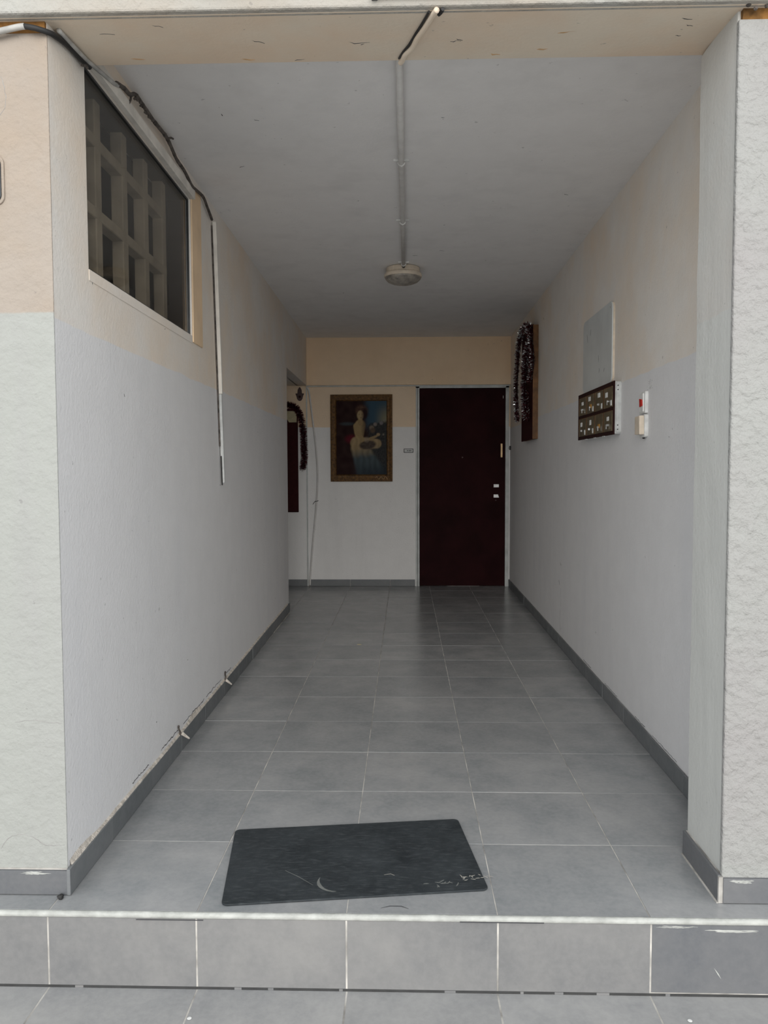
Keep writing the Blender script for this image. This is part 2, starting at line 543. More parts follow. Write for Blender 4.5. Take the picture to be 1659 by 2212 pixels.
# skirting
def skirt(name, label): return tag(empty(name, (0, 0, 0)), label, 'skirting', kind='structure')
SH = .073
bl = obj('baseboard_left', box(0, .003, .09, LEND, -.002, SH-.002, None, lsh), M['grout'])
tag(bl, 'grey tile skirting along the left wall', 'skirting', kind='structure')
for i in range(12):
    y0, y1 = max(i*T, .072)+.0015, min((i+1)*T, LEND+.005)-.0015
    if y1 <= y0: continue
    j = random.uniform(-.0015, .0015)
    bm = box(.002, .011+j, y0, y1, .001, SH+j, None, lsh)
    obj('skirting_tile', bm, M['tile_skirt'], bl, bevel=.001, seg=1)
# crumbling fillet along the top of the left skirting
bm = bmesh.new()
prev = None
N = 130
for i in range(N+1):
    y = .10 + (LEND-.2)*i/N
    big = max(0, noise.noise(Vector((y*3.1, 5, 0)))) * (1 if y < 2.9 else .3)
    h = SH + .007 + .030*big + .004*abs(noise.noise(Vector((y*40, 1, 0))))
    d = .006 + .005*noise.noise(Vector((y*25, 2, 0)))
    cur = [bm.verts.new((Lx(y)+a, y, z)) for a, z in ((-.001, SH-.004), (.0095, SH-.003), (max(.002, d), SH+.004), (-.001, h))]
    if prev:
        for k in range(3):
            bm.faces.new((prev[k], cur[k], cur[k+1], prev[k+1]))
    prev = cur
bmesh.ops.recalc_face_normals(bm, faces=bm.faces)
obj('plaster_fillet', bm, M['fillet'], bl)
# crack line above the fillet
def ribbon(name, pts, wdt, nrm, mat, parent, lift=.0012):
    """thin raised sliver following pts; nrm = surface normal"""
    bm = bmesh.new()
    pts = [Vector(p) for p in pts]
    nrm = Vector(nrm)
    prev = None
    for i, p in enumerate(pts):
        d = (pts[min(i+1, len(pts)-1)]-pts[max(i-1, 0)]).normalized()
        s = d.cross(nrm).normalized()
        ww = (wdt[i] if isinstance(wdt, (list, tuple)) else wdt)*.5
        cur = [bm.verts.new(p+s*ww), bm.verts.new(p+nrm*lift), bm.verts.new(p-s*ww)]
        if prev:
            bm.faces.new((prev[0], cur[0], cur[1], prev[1]))
            bm.faces.new((prev[1], cur[1], cur[2], prev[2]))
        prev = cur
    bmesh.ops.recalc_face_normals(bm, faces=bm.faces)
    return obj(name, bm, mat, parent)
def jag(y0, y1, z, n, amp, xf):
    return [(xf(y0+(y1-y0)*i/n), y0+(y1-y0)*i/n, z+amp*noise.noise(Vector((i*.9, y0*5, 3)))+amp*.5*random.uniform(-1, 1)) for i in range(n+1)]
for y0, y1 in ((.95, 1.20), (1.26, 1.62), (1.66, 1.98), (.62, .80), (2.05, 2.22)):
    pts = jag(y0, y1, SH+.022, 16, .006, Lx)
    ribbon('crack', pts, [.001]+[random.uniform(.0015, .005) for _ in range(15)]+[.001], (1, 0, 0), M['mark'], bl)
br = obj('baseboard_right', box(-.003, 0, .36, B-.02, -.002, SH-.002, None, rsh), M['grout'])
tag(br, 'grey tile skirting along the right wall', 'skirting', kind='structure')
for i in range(15):
    y0, y1 = max(i*T, .362)+.0015, min((i+1)*T, B-.02)-.0015
    if y1-y0 < .02: continue
    j = random.uniform(-.0015, .0015)
    obj('skirting_tile', box(-.011+j, -.002, y0, y1, .001, SH+j, None, rsh), M['tile_skirt'], br, bevel=.001, seg=1)
for y0, y1 in ((.45, .72), (.9, 1.2), (1.3, 1.45), (1.75, 2.0), (2.3, 2.5)):
    ribbon('crack', jag(y0, y1, SH+.006, 14, .003, Rx), [.001]+[random.uniform(.001, .004) for _ in range(13)]+[.001], (-1, 0, 0), M['mark'], br)
bb = obj('baseboard_back', box(-1.6, .655, B-.003, B, 0, .066), M['grout'])
tag(bb, 'grey tile skirting along the back wall', 'skirting', kind='structure')
for x0, x1 in ((-1.2, -.82), (-.815, -.437), (-.415, -.002), (.002, .402), (.406, .655)):
    obj('skirting_tile', box(x0, x1, B-.011, B-.002, .001, .068), M['tile_skirt'], bb, bevel=.001, seg=1)
bf = obj('baseboard_front_left', box(-4.4, Lx(.08)+.001, .083, .087, 0, SH), M['grout'])
tag(bf, 'grey tile skirting at the foot of the left facade', 'skirting', kind='structure')
for k in range(5):
    obj('skirting_tile', box(Lx(.08)+.010-T*(k+1)+.003, Lx(.08)+.010-T*k, .074, .0845, .002, SH-.004), M['tile_dark'], bf, bevel=.001, seg=1)
bg_ = obj('baseboard_front_right', box(1.411, 1.4185, .084, .352, 0, SH), M['grout'])
tag(bg_, 'grey tile skirting around the right pillar foot', 'skirting', kind='structure')
obj('skirting_tile', box(1.404, 1.413, .080, .350, .002, SH+.002), M['tile_dark'], bg_, bevel=.001, seg=1)
obj('corner_grout', box(1.4045, 1.416, .0735, .081, .001, SH), M['grout'], bg_)
for k in range(4):
    obj('skirting_tile', box(1.416+T*k, 1.416+T*(k+1)-.003, .0705, .0805, .002, SH-.003), M['tile_dark'], bg_, bevel=.001, seg=1)
obj('base_grout', box(1.400, 1.412, .075, .352, -.001, .0025), M['grout'], bg_)

# ------------------------------------------------------------------ window in the left wall
def fr(name, y0, y1, z0, z1, d0, d1, mat, parent, bev=.002):
    return obj(name, box(d0, d1, y0, y1, z0, z1, None, lsh), M[mat], parent, bevel=bev, seg=1)
bm = bmesh.new()
for a in ((WY0, WY1, WZ0, WZ0+.008), (WY0, WY1, WZ1-.008, WZ1), (WY0, WY0+.008, WZ0, WZ1), (WY1-.008, WY1, WZ0, WZ1)):
    box(-.022, -.008, a[0], a[1], a[2], a[3], bm, lsh)
win = tag(obj('window_1', bm, M['alu']), 'dark window with concrete grid behind glass in left wall', 'window', kind='structure')
fr('pane', WY0+.004, WY1-.004, WZ0+.004, WZ1-.004, -.017, -.012, 'glass', win, 0)
# surround
fr('window_frame', WY1, WY1+.165, WZ0-.028, WZ1+.075, .0, .007, 'peach_trim', win)
fr('window_frame', WY0-.0, WY1+.006, WZ1, WZ1+.040, .0, .022, 'paint_white', win)
fr('window_sill', WY0, WY1+.0, WZ0-.034, WZ0, .0, .002, 'wall_in', win)
fr('reveal_shade_sheet', WY1-.006, WY1-.001, WZ0, WZ1, -.10, -.023, 'reveal', win, 0)  # dark sheets added so the lit reveal looks shaded
fr('reveal_shade_sheet', WY0, WY1-.006, WZ1-.006, WZ1-.001, -.10, -.023, 'reveal', win, 0)
# precast grid
gx0, gx1 = -.098, -.055
for yc in (.335+.24-.24, .576, .828, 1.066, 1.30):
    obj('grid_upright', box(gx0, gx1, yc-.026, yc+.026, WZ0-.03, WZ1+.05, None, lsh), M['concrete'], win, bevel=.003, seg=1)
for zc in (1.78, 2.012, 2.24, 2.45):
    obj('grid_rail', box(gx0-.001, gx1+.001, WY0-.02, 1.326, zc-.019, zc+.019, None, lsh), M['concrete'], win, bevel=.003, seg=1)

# ------------------------------------------------------------------ door
DY = B-.004
door = empty('door_1', ((.70+1.557)/2, DY, 0))
tag(door, 'tall dark maroon door at the end of the corridor', 'door', kind='structure')
leaf = obj('door_leaf', box(.702, 1.556, DY, DY+.04, .006, 1.986), M['door'], door, bevel=.002)
obj('door_jamb', box(.664, .700, B-.016, B+.06, 0, 2.006), M['jamb'], door, bevel=.002)
obj('door_jamb', box(1.558, 1.592, B-.016, B+.06, 0, 2.006), M['jamb'], door, bevel=.002)
obj('door_head', box(.664, 1.592, B-.016, B+.06, 1.988, 2.012), M['jamb'], door, bevel=.002)
obj('jamb_bead', box(.680, .684, B-.019, B-.015, 0, 2.0), M['gap'], door)
obj('threshold', box(.98, 1.30, DY-.001, DY+.002, .002, .0045), M['dirt'], leaf)
obj('pull_handle', prism(round_rect(.020, .138, .004), (1.509, DY-.018, 1.297), (1, 0, 0), (0, 0, 1), (0, 1, 0), .010), M['brass'], leaf, bevel=.002)
for z in (1.31, 1.42):
    obj('handle_post', tube([(1.519, DY, z), (1.519, DY-.012, z)], .005), M['brass'], leaf)
obj('lock_plate', prism(round_rect(.052, .031, .003), (1.443, DY-.006, .998), (1, 0, 0), (0, 0, 1), (0, 1, 0), .006), M['steel'], leaf, bevel=.001)
obj('lock_plate', prism([(0, 0), (.054, 0), (.044, .032), (0, .032)], (1.443, DY-.006, .895), (1, 0, 0), (0, 0, 1), (0, 1, 0), .006), M['steel'], leaf, bevel=.001)
obj('keyhole', front(lathe([(.007, -.004), (.007, .004), (.004, .005)], (0, 0, 0), 12), (1.466, DY-.002, .868)), M['bronze'], leaf)
obj('peephole', front(lathe([(.008, -.004), (.008, .003), (.005, .004)], (0, 0, 0), 14), (1.131, DY-.002, 1.299)), M['bronze'], leaf)
obj('hinge_pin', box(1.532, 1.536, DY-.004, DY, 1.885, 1.91), M['steel'], leaf)
# grey strip standing in for the shadow line under the beam
tag(obj('beam_shadow_strip', box(-.43, 1.60, B-.026, B, HEAD-.012, HEAD-.002), M['jamb'], bevel=.001), 'thin grey strip painted in for shade under the peach beam', 'trim', kind='structure')
tag(obj('trim_3', box(-.436, -.424, B-.014, B, .0, HEAD-.01), M['jamb'], bevel=.002), 'thin upright strip at the passage corner', 'trim', kind='structure')

# door bell
bell = tag(empty('door_bell', (1.612, B-.02, 1.39)), 'small round dark doorbell beside the dark door', 'doorbell')
obj('base', lathe([(.020, 0), (.020, .010), (.016, .014)], (0, 0, 0), 20), M['black'], bell)
obj('button', lathe([(.010, .012), (.010, .020), (.007, .022)], (0, 0, 0), 16), M['steel'], bell)
for c in bell.children:
    c.matrix_parent_inverse = Matrix()
    c.rotation_euler = (0, -math.pi/2, 0)
bell.location = (Rx(B-.06)-.0, B-.06, 1.39)
# name plate
np_ = tag(empty('name_plate', (.59, B, 1.347)), 'small grey name plate left of the dark door', 'name plate')
obj('plate', prism(round_rect(.096, .040, .003), (.543, B-.006, 1.348), (1, 0, 0), (0, 0, 1), (0, 1, 0), .006), M['gap'], np_)
obj('insert', box(.549, .633, B-.0075, B-.0055, 1.353, 1.383), M['cab_grey'], np_)
for i, x in enumerate((.575, .585, .597, .604, .614)):
    obj('lettering', box(x, x+.006, B-.0082, B-.0074, 1.362+.002*(i % 2), 1.374-.001*(i % 3)), M['mark'], np_)

# ------------------------------------------------------------------ painting
pt = tag(empty('framed_painting', (.12, B, 1.06)), 'gilt framed painting of a seated figure on back wall', 'painting')
px0, px1, pz0, pz1 = -.190, .430, 1.060, 1.928
fwid = .058
def mitre(name, pts):
    P = [Vector(p) for p in pts]     # outer a, outer b, inner b, inner a  (x,z)
    bm = bmesh.new()
    prof = [(0, 0.), (0, -.030), (.25, -.034), (.62, -.026), (.85, -.028), (1, -.016), (1, 0.)]
    ra, rb = [], []
    for t, y in prof:
        a = P[0].lerp(P[3], t); b = P[1].lerp(P[2], t)
        ra.append(bm.verts.new((a.x, B+y, a.y))); rb.append(bm.verts.new((b.x, B+y, b.y)))
    for i in range(len(prof)-1):
        bm.faces.new((ra[i], rb[i], rb[i+1], ra[i+1]))
    bm.faces.new(ra); bm.faces.new(rb[::-1])
    bmesh.ops.recalc_face_normals(bm, faces=bm.faces)
    obj(name, bm, M['frame'], pt)
o_ = [(px0, pz0), (px1, pz0), (px1, pz1), (px0, pz1)]
i_ = [(px0+fwid, pz0+fwid+.012), (px1-fwid, pz0+fwid+.012), (px1-fwid, pz1-fwid-.006), (px0+fwid, pz1-fwid-.006)]
for a in range(4):
    b = (a+1) % 4
    mitre('frame_rail', [o_[a], o_[b], i_[b], i_[a]])
# carved squiggle on lower right of the frame
sq = smooth_path([(.26+.012*i, B-.032, 1.095+.014*math.sin(i*1.7)) for i in range(11)], 4)
obj('carving', tube(sq, .0022, 5), M['brass'], pt)
# canvas: layered flat brush-like patches, one colour per vertex
NXC, NYC = 78, 112
cx0, cx1, cz0, cz1 = i_[0][0]-.003, i_[1][0]+.003, i_[0][1]-.003, i_[2][1]+.003
def sm(e0, e1, x):
    t = max(0, min(1, (x-e0)/(e1-e0))); return t*t*(3-2*t)
def ell(u, v, cu, cv, ru, rv, soft=.25, rot=0.):
    du, dv = u-cu, (v-cv)*1.4
    if rot: du, dv = du*math.cos(rot)+dv*math.sin(rot), -du*math.sin(rot)+dv*math.cos(rot)
    d = math.sqrt((du/ru)**2+(dv/(rv*1.4))**2)
    return 1-sm(1-soft, 1+soft, d)
def cap(u, v, ax, ay, bx_, by_, r0, r1, soft=.16):
    ux, uy, wx, wy = u-ax, (v-ay)*1.4, bx_-ax, (by_-ay)*1.4
    t = max(0, min(1, (ux*wx+uy*wy)/(wx*wx+wy*wy)))
    d = math.hypot(ux-wx*t, uy-wy*t)/(r0+(r1-r0)*t)
    return 1-sm(1-soft, 1+soft, d)
def lerp(a, b, t): return tuple(x+(y-x)*t for x, y in zip(a, b))
def paintcol(u, v):
    n = noise.noise(Vector((u*9, v*12, 1)))*.5+.5
    n2 = noise.noise(Vector((u*34, v*40, 4)))*.5+.5
    c = lerp((.020, .009, .010), (.040, .024, .022), n)
    # evening sky at upper right
    s = sm(.48, .72, u + .10*(n-.5)) * sm(.56, .74, v + .06*(n2-.5))
    sky = lerp((.045, .085, .12), (.22, .20, .13), sm(.72, 1.0, u)*sm(1.02, .72, v))
    c = lerp(c, sky, s*.95)
    # distant strip of light at left
    c = lerp(c, (.060, .085, .095), .6*ell(u, v, .22, .69, .13, .022, .6))
    # shrubs at right
    f = sm(.58, .70, u)*sm(.78-.12*(1-u)-.03, .70-.14*(1-u), v+.05*(n2-.5))
    c = lerp(c, lerp((.020, .020, .026), (.065, .065, .060), n2), f)
    for (cu, cv, r, col) in ((.77, .682, .035, (.26, .23, .21)), (.70, .635, .045, (.25, .20, .15)), (.89, .70, .035, (.23, .21, .22)), (.72, .60, .05, (.13, .09, .06)), (.95, .735, .02, (.30, .28, .26)), (.93, .545, .018, (.22, .20, .17))):
        c = lerp(c, lerp(col, (.05, .04, .04), n2*.7), ell(u, v, cu, cv, r, r*.7, .4))
    # red sash behind
    c = lerp(c, (.10, .014, .022), ell(u, v, .30, .485, .12, .055, .5))
    # hair
    c = lerp(c, lerp((.05, .026, .020), (.13, .075, .052), n2), ell(u, v, .50, .865, .115, .075, .3))
    c = lerp(c, (.03, .017, .018), ell(u, v, .565, .825, .05, .075, .4))
    # skirt
    fold = .5+.5*math.sin(u*55+5*n+v*6)
    sk = max(cap(u, v, .40, .43, .80, .42, .12, .09), cap(u, v, .46, .36, .66, .05, .17, .26))
    skc = lerp((.34, .25, .14), (.075, .095, .105), sm(.42, .20, v+.06*(n-.5)+.10*(.5-u)))
    skc = lerp(skc, tuple(x*.55 for x in skc), fold*.5)
    c = lerp(c, skc, sk)
    c = lerp(c, (.025, .032, .042), .75*sm(.22, .0, v)*sm(.25, .55, u))
    # torso, neck, face
    body = lerp((.34, .25, .13), (.13, .09, .055), sm(.44, .58, u+.02*(n2-.5)))
    c = lerp(c, body, cap(u, v, .475, .67, .46, .54, .105, .085))
    c = lerp(c, (.27, .19, .10), cap(u, v, .48, .77, .475, .70, .038, .05))
    c = lerp(c, lerp((.36, .27, .15), (.14, .09, .06), sm(.47, .55, u)), ell(u, v, .478, .805, .064, .062, .18))
    for (cu, cv, r) in ((.455, .817, .012), (.515, .818, .012), (.49, .772, .014)):
        c = lerp(c, (.07, .04, .032), .7*ell(u, v, cu, cv, r, r*.45, .5))
    # sleeve, arms and hands
    c = lerp(c, (.31, .225, .115), cap(u, v, .395, .66, .415, .57, .055, .055))
    c = lerp(c, (.29, .21, .11), cap(u, v, .43, .56, .55, .46, .042, .030))
    c = lerp(c, (.26, .19, .105), cap(u, v, .66, .485, .80, .525, .028, .020))
    c = lerp(c, (.30, .22, .13), ell(u, v, .83, .545, .035, .020, .35))
    # basket
    c = lerp(c, lerp((.040, .030, .026), (.11, .085, .07), n2), ell(u, v, .62, .405, .165, .058, .2, .12))
    c = lerp(c, (.26, .21, .16), .8*ell(u, v, .60, .475, .05, .035, .5)*(.4+.6*n2))
    return c
bm = bmesh.new()
grid = [[bm.verts.new((cx0+(cx1-cx0)*i/NXC, B-.012, cz0+(cz1-cz0)*j/NYC)) for i in range(NXC+1)] for j in range(NYC+1)]
for j in range(NYC):
    for i in range(NXC):
        bm.faces.new((grid[j][i], grid[j][i+1], grid[j+1][i+1], grid[j+1][i]))
bm.verts.ensure_lookup_table()
cols = [paintcol(i/NXC, j/NYC) for j in range(NYC+1) for i in range(NXC+1)]
k = NT('oil_canvas')
at = k.n('ShaderNodeAttribute', attribute_name='paint')
k.bump(k.noise(300, 2), .15, .001)
canvas = obj('canvas', bm, k.out(at.outputs['Color'], .8, 0, .04), pt)
ca = canvas.data.color_attributes.new('paint', 'FLOAT_COLOR', 'POINT')
for i, c in enumerate(cols):
    ca.data[i].color = (c[0]*1.05, c[1]*1.05, c[2]*1.05, 1)
obj('backing', box(px0+.01, px1-.01, B-.008, B-.001, pz0+.01, pz1-.01), M['wood'], pt)

# ------------------------------------------------------------------ cable on the back wall
cb = tag(empty('back_wall_cable', (-.41, B, 0)), 'loose white cable bowing down the back wall corner', 'cable')
cp = smooth_path([(-.425, B-.020, 2.0), (-.403, B-.016, 1.955), (-.372, B-.016, 1.70), (-.340, B-.018, 1.42), (-.325, B-.020, 1.20), (-.326, B-.022, 1.0), (-.345, B-.020, .75), (-.375, B-.018, .45), (-.402, B-.016, .15), (-.409, B-.016, .01)])
obj('sheath', tube(cp, .0085, 8), M['conduit'], cb, smooth=True)
obj('tie', tube(smooth_path([(-.375, B-.004, .83), (-.352, B-.022, .86), (-.335, B-.032, .863), (-.318, B-.02, .868)], 4), .003, 6), M['black'], cb)

# hanging hand charm
hm = tag(empty('hand_charm', (-.498, B, 1.87)), 'dark bronze hand shaped charm above the red board', 'wall charm')
pl = []
for a, r in [(-90, 1), (-60, 1), (-30, 1), (-5, 1)]:
    pl.append((.030*math.cos(math.radians(a)), .042+.042*math.sin(math.radians(a))))
pl += [(.036, .058), (.043, .070), (.038, .078), (.028, .072), (.022, .080), (.020, .108), (.014, .122), (.007, .134), (0, .140)]
pl = pl + [(-u, v) for u, v in pl[::-1][1:-1]]
obj('hand', prism(pl, (-.498, B-.013, 1.868), (1, 0, 0), (0, 0, 1), (0, 1, 0), .012), M['bronze'], hm, bevel=.003)
obj('eye', front(lathe([(.012, 0), (.010, .003), (.004, .005)], (0, 0, 0), 18), (-.498, B-.013, 1.910)), M['cab_dark'], hm)
obj('hook', tube([(-.498, B-.001, 2.006), (-.498, B-.012, 2.003)], .003, 6), M['steel'], hm)

# ------------------------------------------------------------------ boards with tinsel
def garland(name, label, path, rad, mat, n, seed, flat=None, silver=.3):
    rnd = random.Random(seed)
    root = tag(empty(name, path[0]), label, 'garland', 'tinsel garlands')
    P = smooth_path(path, 10)
    obj('core', tube(P, .004, 6), M['black'], root)
    bm = bmesh.new()
    for _ in range(n):
        i = rnd.randrange(len(P)-1)
        p = P[i].lerp(P[i+1], rnd.random())
        d = (P[i+1]-P[i]).normalized()
        v = Vector((rnd.gauss(0, 1), rnd.gauss(0, 1), rnd.gauss(0, 1)))
        v = (v - d*v.dot(d)*.75).normalized()
        ln = rad*rnd.uniform(.65, 1.05)
        if flat:
            q = p+v*ln
            if flat(q): v = Vector((-v.x if flat.ax == 0 else v.x, -v.y if flat.ax == 1 else v.y, v.z))
        s = v.cross(Vector((rnd.gauss(0, 1), rnd.gauss(0, 1), rnd.gauss(0, 1)))).normalized()*.0022
        tip = p+v*ln
        bend = p+v*ln*.6+s.cross(v).normalized()*.002
        a = [bm.verts.new(p-s), bm.verts.new(p+s), bm.verts.new(bend+s), bm.verts.new(bend-s), bm.verts.new(tip+s*.8), bm.verts.new(tip-s*.8)]
        si = 1 if rnd.random() < silver else 0
        bm.faces.new((a[0], a[1], a[2], a[3])).material_index = 0
        bm.faces.new((a[3], a[2], a[4], a[5])).material_index = si
    f = obj('foil_strands', bm, mat, root)
    f.data.materials.append(M['tinsel_glint'])
    f['kind'] = 'stuff'
    return root
class Flat:
    def __init__(s, ax, lim, sgn): s.ax, s.lim, s.sgn = ax, lim, sgn
    def __call__(s, q): return (q[s.ax]-s.lim)*s.sgn > 0
# right board
rb = tag(empty('wall_board_right', (1.58, 4.45, 1.41)), 'narrow dark maroon board with wooden edge on right wall', 'wall board')
rb.name = 'wall_board'
WM[rb.name] = WM['wall_board_right']
by0, by1 = 4.185, 4.75
bx = Rx(4.3)
obj('panel', box(bx-.046, bx-.040, by0+.004, by1, 1.412, 2.305), M['board'], rb, bevel=.002)
obj('edge', box(bx-.042, bx, by0, by0+.012, 1.416, 2.300), M['wood'], rb, bevel=.001)
obj('edge', box(bx-.042, bx, by1-.012, by1, 1.416, 2.300), M['wood'], rb, bevel=.001)
obj('edge', box(bx-.042, bx, by0+.012, by1-.012, 1.416, 1.428), M['wood'], rb, bevel=.001)
obj('edge', box(bx-.042, bx, by0+.012, by1-.012, 2.288, 2.300), M['wood'], rb, bevel=.001)
FX = Flat(0, bx-.048, 1)
gxr = bx-.062
garland('tinsel_garland', 'dark red tinsel with painted silver glints looped over the right wall board', [(gxr, 4.80, 1.60), (gxr, 4.87, 1.72), (gxr, 4.90, 1.88), (gxr, 4.84, 2.08), (gxr, 4.74, 2.24), (gxr, 4.56, 2.315), (gxr, 4.34, 2.315), (gxr, 4.21, 2.27), (gxr+.012, 4.155, 2.15), (gxr+.02, 4.15, 2.0), (gxr+.008, 4.20, 1.86)], .040, M['tinsel_r'], 3400, 3, FX)
garland('tinsel_garland', 'short tinsel strand with painted glints hanging down the right board middle', [(gxr, 4.22, 2.15), (gxr-.008, 4.30, 2.07), (gxr-.008, 4.36, 1.95), (gxr-.008, 4.38, 1.82), (gxr-.008, 4.34, 1.70), (gxr-.008, 4.26, 1.585)], .045, M['tinsel_r'], 1500, 5, FX)
# left board in the passage
lb = tag(empty('red_board', (-.75, B, .75)), 'dark red board hanging on the passage wall, half hidden', 'wall board')
obj('panel', box(-.98, -.519, B-.020, B-.001, .752, 1.79), M['board'], lb, bevel=.002)
obj('bottom_edge', box(-.98, -.521, B-.0225, B-.0195, .752, .764), M['cab_dark'], lb)
pn = tag(obj('paper_note', prism([(0, .03), (.03, .03), (.048, 0), (.125, 0), (.125, .112), (0, .112)], (-.655, B-.056, 1.655), (1, 0, 0), (0, 0, 1), (0, 1, 0), .0015), M['paper_y']), 'yellowed paper note pinned on the red board', 'paper note')
pn.location = (0, .034, 0)
garland('tinsel_garland', 'dark red tinsel arched around the red passage board', [(-.95, B-.042, 1.55), (-.88, B-.042, 1.72), (-.76, B-.042, 1.815), (-.64, B-.042, 1.832), (-.54, B-.040, 1.80), (-.485, B-.040, 1.70), (-.462, B-.040, 1.56), (-.455, B-.040, 1.42), (-.452, B-.040, 1.30), (-.470, B-.040, 1.19)], .040, M['tinsel_l'], 3200, 8, Flat(1, B-.022, 1), .06)

# ------------------------------------------------------------------ letter box cabinet on the right wall
mb = tag(empty('letter_box_cabinet', (1.57, 2.14, 1.345)), 'dark eight door letter box cabinet on right wall', 'letter box')
fx = 1.5455
my0, my1, mz0, mz1 = 1.752, 2.515, 1.345, 1.592
obj('body', box(fx+.004, Rx(2)+.01, my0+.001, my1, mz0, mz1), M['cab_grey'], mb, bevel=.002)
obj('front_panel', box(fx-.001, fx+.006, my0, my1+.002, mz0-.004, mz1+.003), M['cab_dark'], mb, bevel=.0015)
obj('side_bracket', box(fx+.010, Rx(1.78), my0-.006, my0+.002, mz0+.006, mz1-.004), M['cab_grey'], mb, bevel=.002)
for z in (mz0+.02, mz0+.04, mz1-.02, mz1-.04):
    obj('screw', tube([(fx+.017, my0-.005, z), (fx+.017, my0-.008, z)], .003, 8), M['mark'], mb)
cw = (my1-my0-.03)/4
rnd = random.Random(4)
for r in range(2):
    for c in range(4):
        y1 = my0+.012+cw*(c+1)-.020
        y0 = my0+.012+cw*c+.006
        z0 = mz0+.014+r*.115
        z1 = z0+.098
        d = obj('door', box(fx-.0042, fx, y0, y1, z0, z1), M['olive'], mb, bevel=.001, seg=1)
        for (ya, yb, za, zb) in ((y0, y1, z1-.002, z1), (y1-.003, y1, z0, z1)):
            obj('door_rim', box(fx-.0055, fx-.004, ya, yb, za, zb), M['wood'], d)
        # name slip, second slip, lock
        yy = y0+.045+rnd.uniform(0, .045)
        zz = z0+.055+rnd.uniform(-.005, .012)
        if (r, c) != (0, 1):
            obj('name_slip', box(fx-.0058, fx-.0042, yy, yy+rnd.uniform(.030, .046), zz, zz+rnd.uniform(.018, .027)), M['paper'], d)
        if (r, c) in ((1, 0), (1, 1), (1, 2), (0, 3), (0, 2)):
            obj('name_slip', box(fx-.0058, fx-.0042, y0+.004, y0+.024, z0+.006, z0+.032), M['paper'], d)
        if (r, c) in ((0, 1), (1, 2)):
            obj('tag', box(fx-.0060, fx-.0042, y0+.05, y0+.088, z0+.026, z0+.046), M['amber'], d)
        lo = obj('lock', tube([(fx-.004, y0+.07+rnd.uniform(-.02, .02), z0+.03), (fx-.011, y0+.07, z0+.03)], .0055, 10), M['steel'], d)
        if rnd.random() < .8:
            ky = y0+.055+rnd.uniform(-.01, .02)
            obj('key', box(fx-.013, fx-.0110, ky, ky+.010, z0+.012, z0+.034), M['steel'], d)
for yy in (1.92, 2.10, 2.30):
    obj('hinge', tube([(fx+.001, yy, mz0-.005), (fx+.001, yy+.045, mz0-.005)], .003, 6), M['cab_grey'], mb)

# plastic panel above it
pnl = tag(empty('notice_panel', (1.57, 2.19, 1.605)), 'pale blank plastic panel mounted above the letter boxes', 'wall panel')
pxx = Rx(2.0)
obj('sheet', prism(round_rect(.62, .395, .035), (pxx-.014, 1.885, 1.604), (0, 1, 0), (0, 0, 1), (1, 0, 0), .006), M['panel'], pnl, bevel=.001)
obj('backing', prism(round_rect(.612, .387, .032), (pxx-.009, 1.882, 1.608), (0, 1, 0), (0, 0, 1), (1, 0, 0), .009), M['cream'], pnl)
for (y, z, dy, dz) in ((2.33, 1.935, .012, -.032), (2.405, 1.92, -.014, -.045), (2.15, 1.77, .002, -.035), (2.13, 1.70, .008, -.022), (2.03, 1.69, .010, -.020), (1.92, 1.975, .004, -.006)):
    ribbon('scratch', [(pxx-.0142, y-dy*.5, z), (pxx-.0142, y, z+dz*.5), (pxx-.0142, y+dy*.5, z+dz)], [.001, .005, .001], (-1, 0, 0), M['mark'], pnl, .0006)

# ------------------------------------------------------------------ switches
s1 = tag(empty('red_switch', (1.57, 1.37, 1.41)), 'white wall switch with a small red rocker', 'light switch')
sx = Rx(1.35)
obj('plate', prism(round_rect(.080, .092, .004), (sx-.013, 1.325, 1.412), (0, 1, 0), (0, 0, 1), (1, 0, 0), .014), M['white'], s1, bevel=.002)
obj('inner_frame', prism(round_rect(.050, .078, .003), (sx-.017, 1.342, 1.418), (0, 1, 0), (0, 0, 1), (1, 0, 0), .005), M['white'], s1, bevel=.001)
obj('rocker', prism([(0, .004), (.034, 0), (.040, .036), (.006, .030)], (sx-.021, 1.345, 1.440), (0, 1, 0), (0, 0, 1), (1, 0, 0), .008), M['red'], s1, bevel=.001)
s2 = tag(empty('cream_switch', (1.57, 1.37, 1.31)), 'cream rocker switch just under the red switch', 'light switch')
obj('plate', prism(round_rect(.085, .096, .010), (sx-.015, 1.318, 1.311), (0, 1, 0), (0, 0, 1), (1, 0, 0), .016), M['white'], s2, bevel=.003)
obj('rocker', prism([(0, 0), (.072, .002), (.072, .078), (.004, .080)], (sx-.034, 1.328, 1.322), (0, 1, 0), (0, 0, 1), (1, 0, 0), .021), M['cream'], s2, bevel=.003)
obj('cable_nipple', tube([(sx-.008, 1.355, 1.312), (sx-.008, 1.355, 1.305)], .005, 8), M['black'], s2)

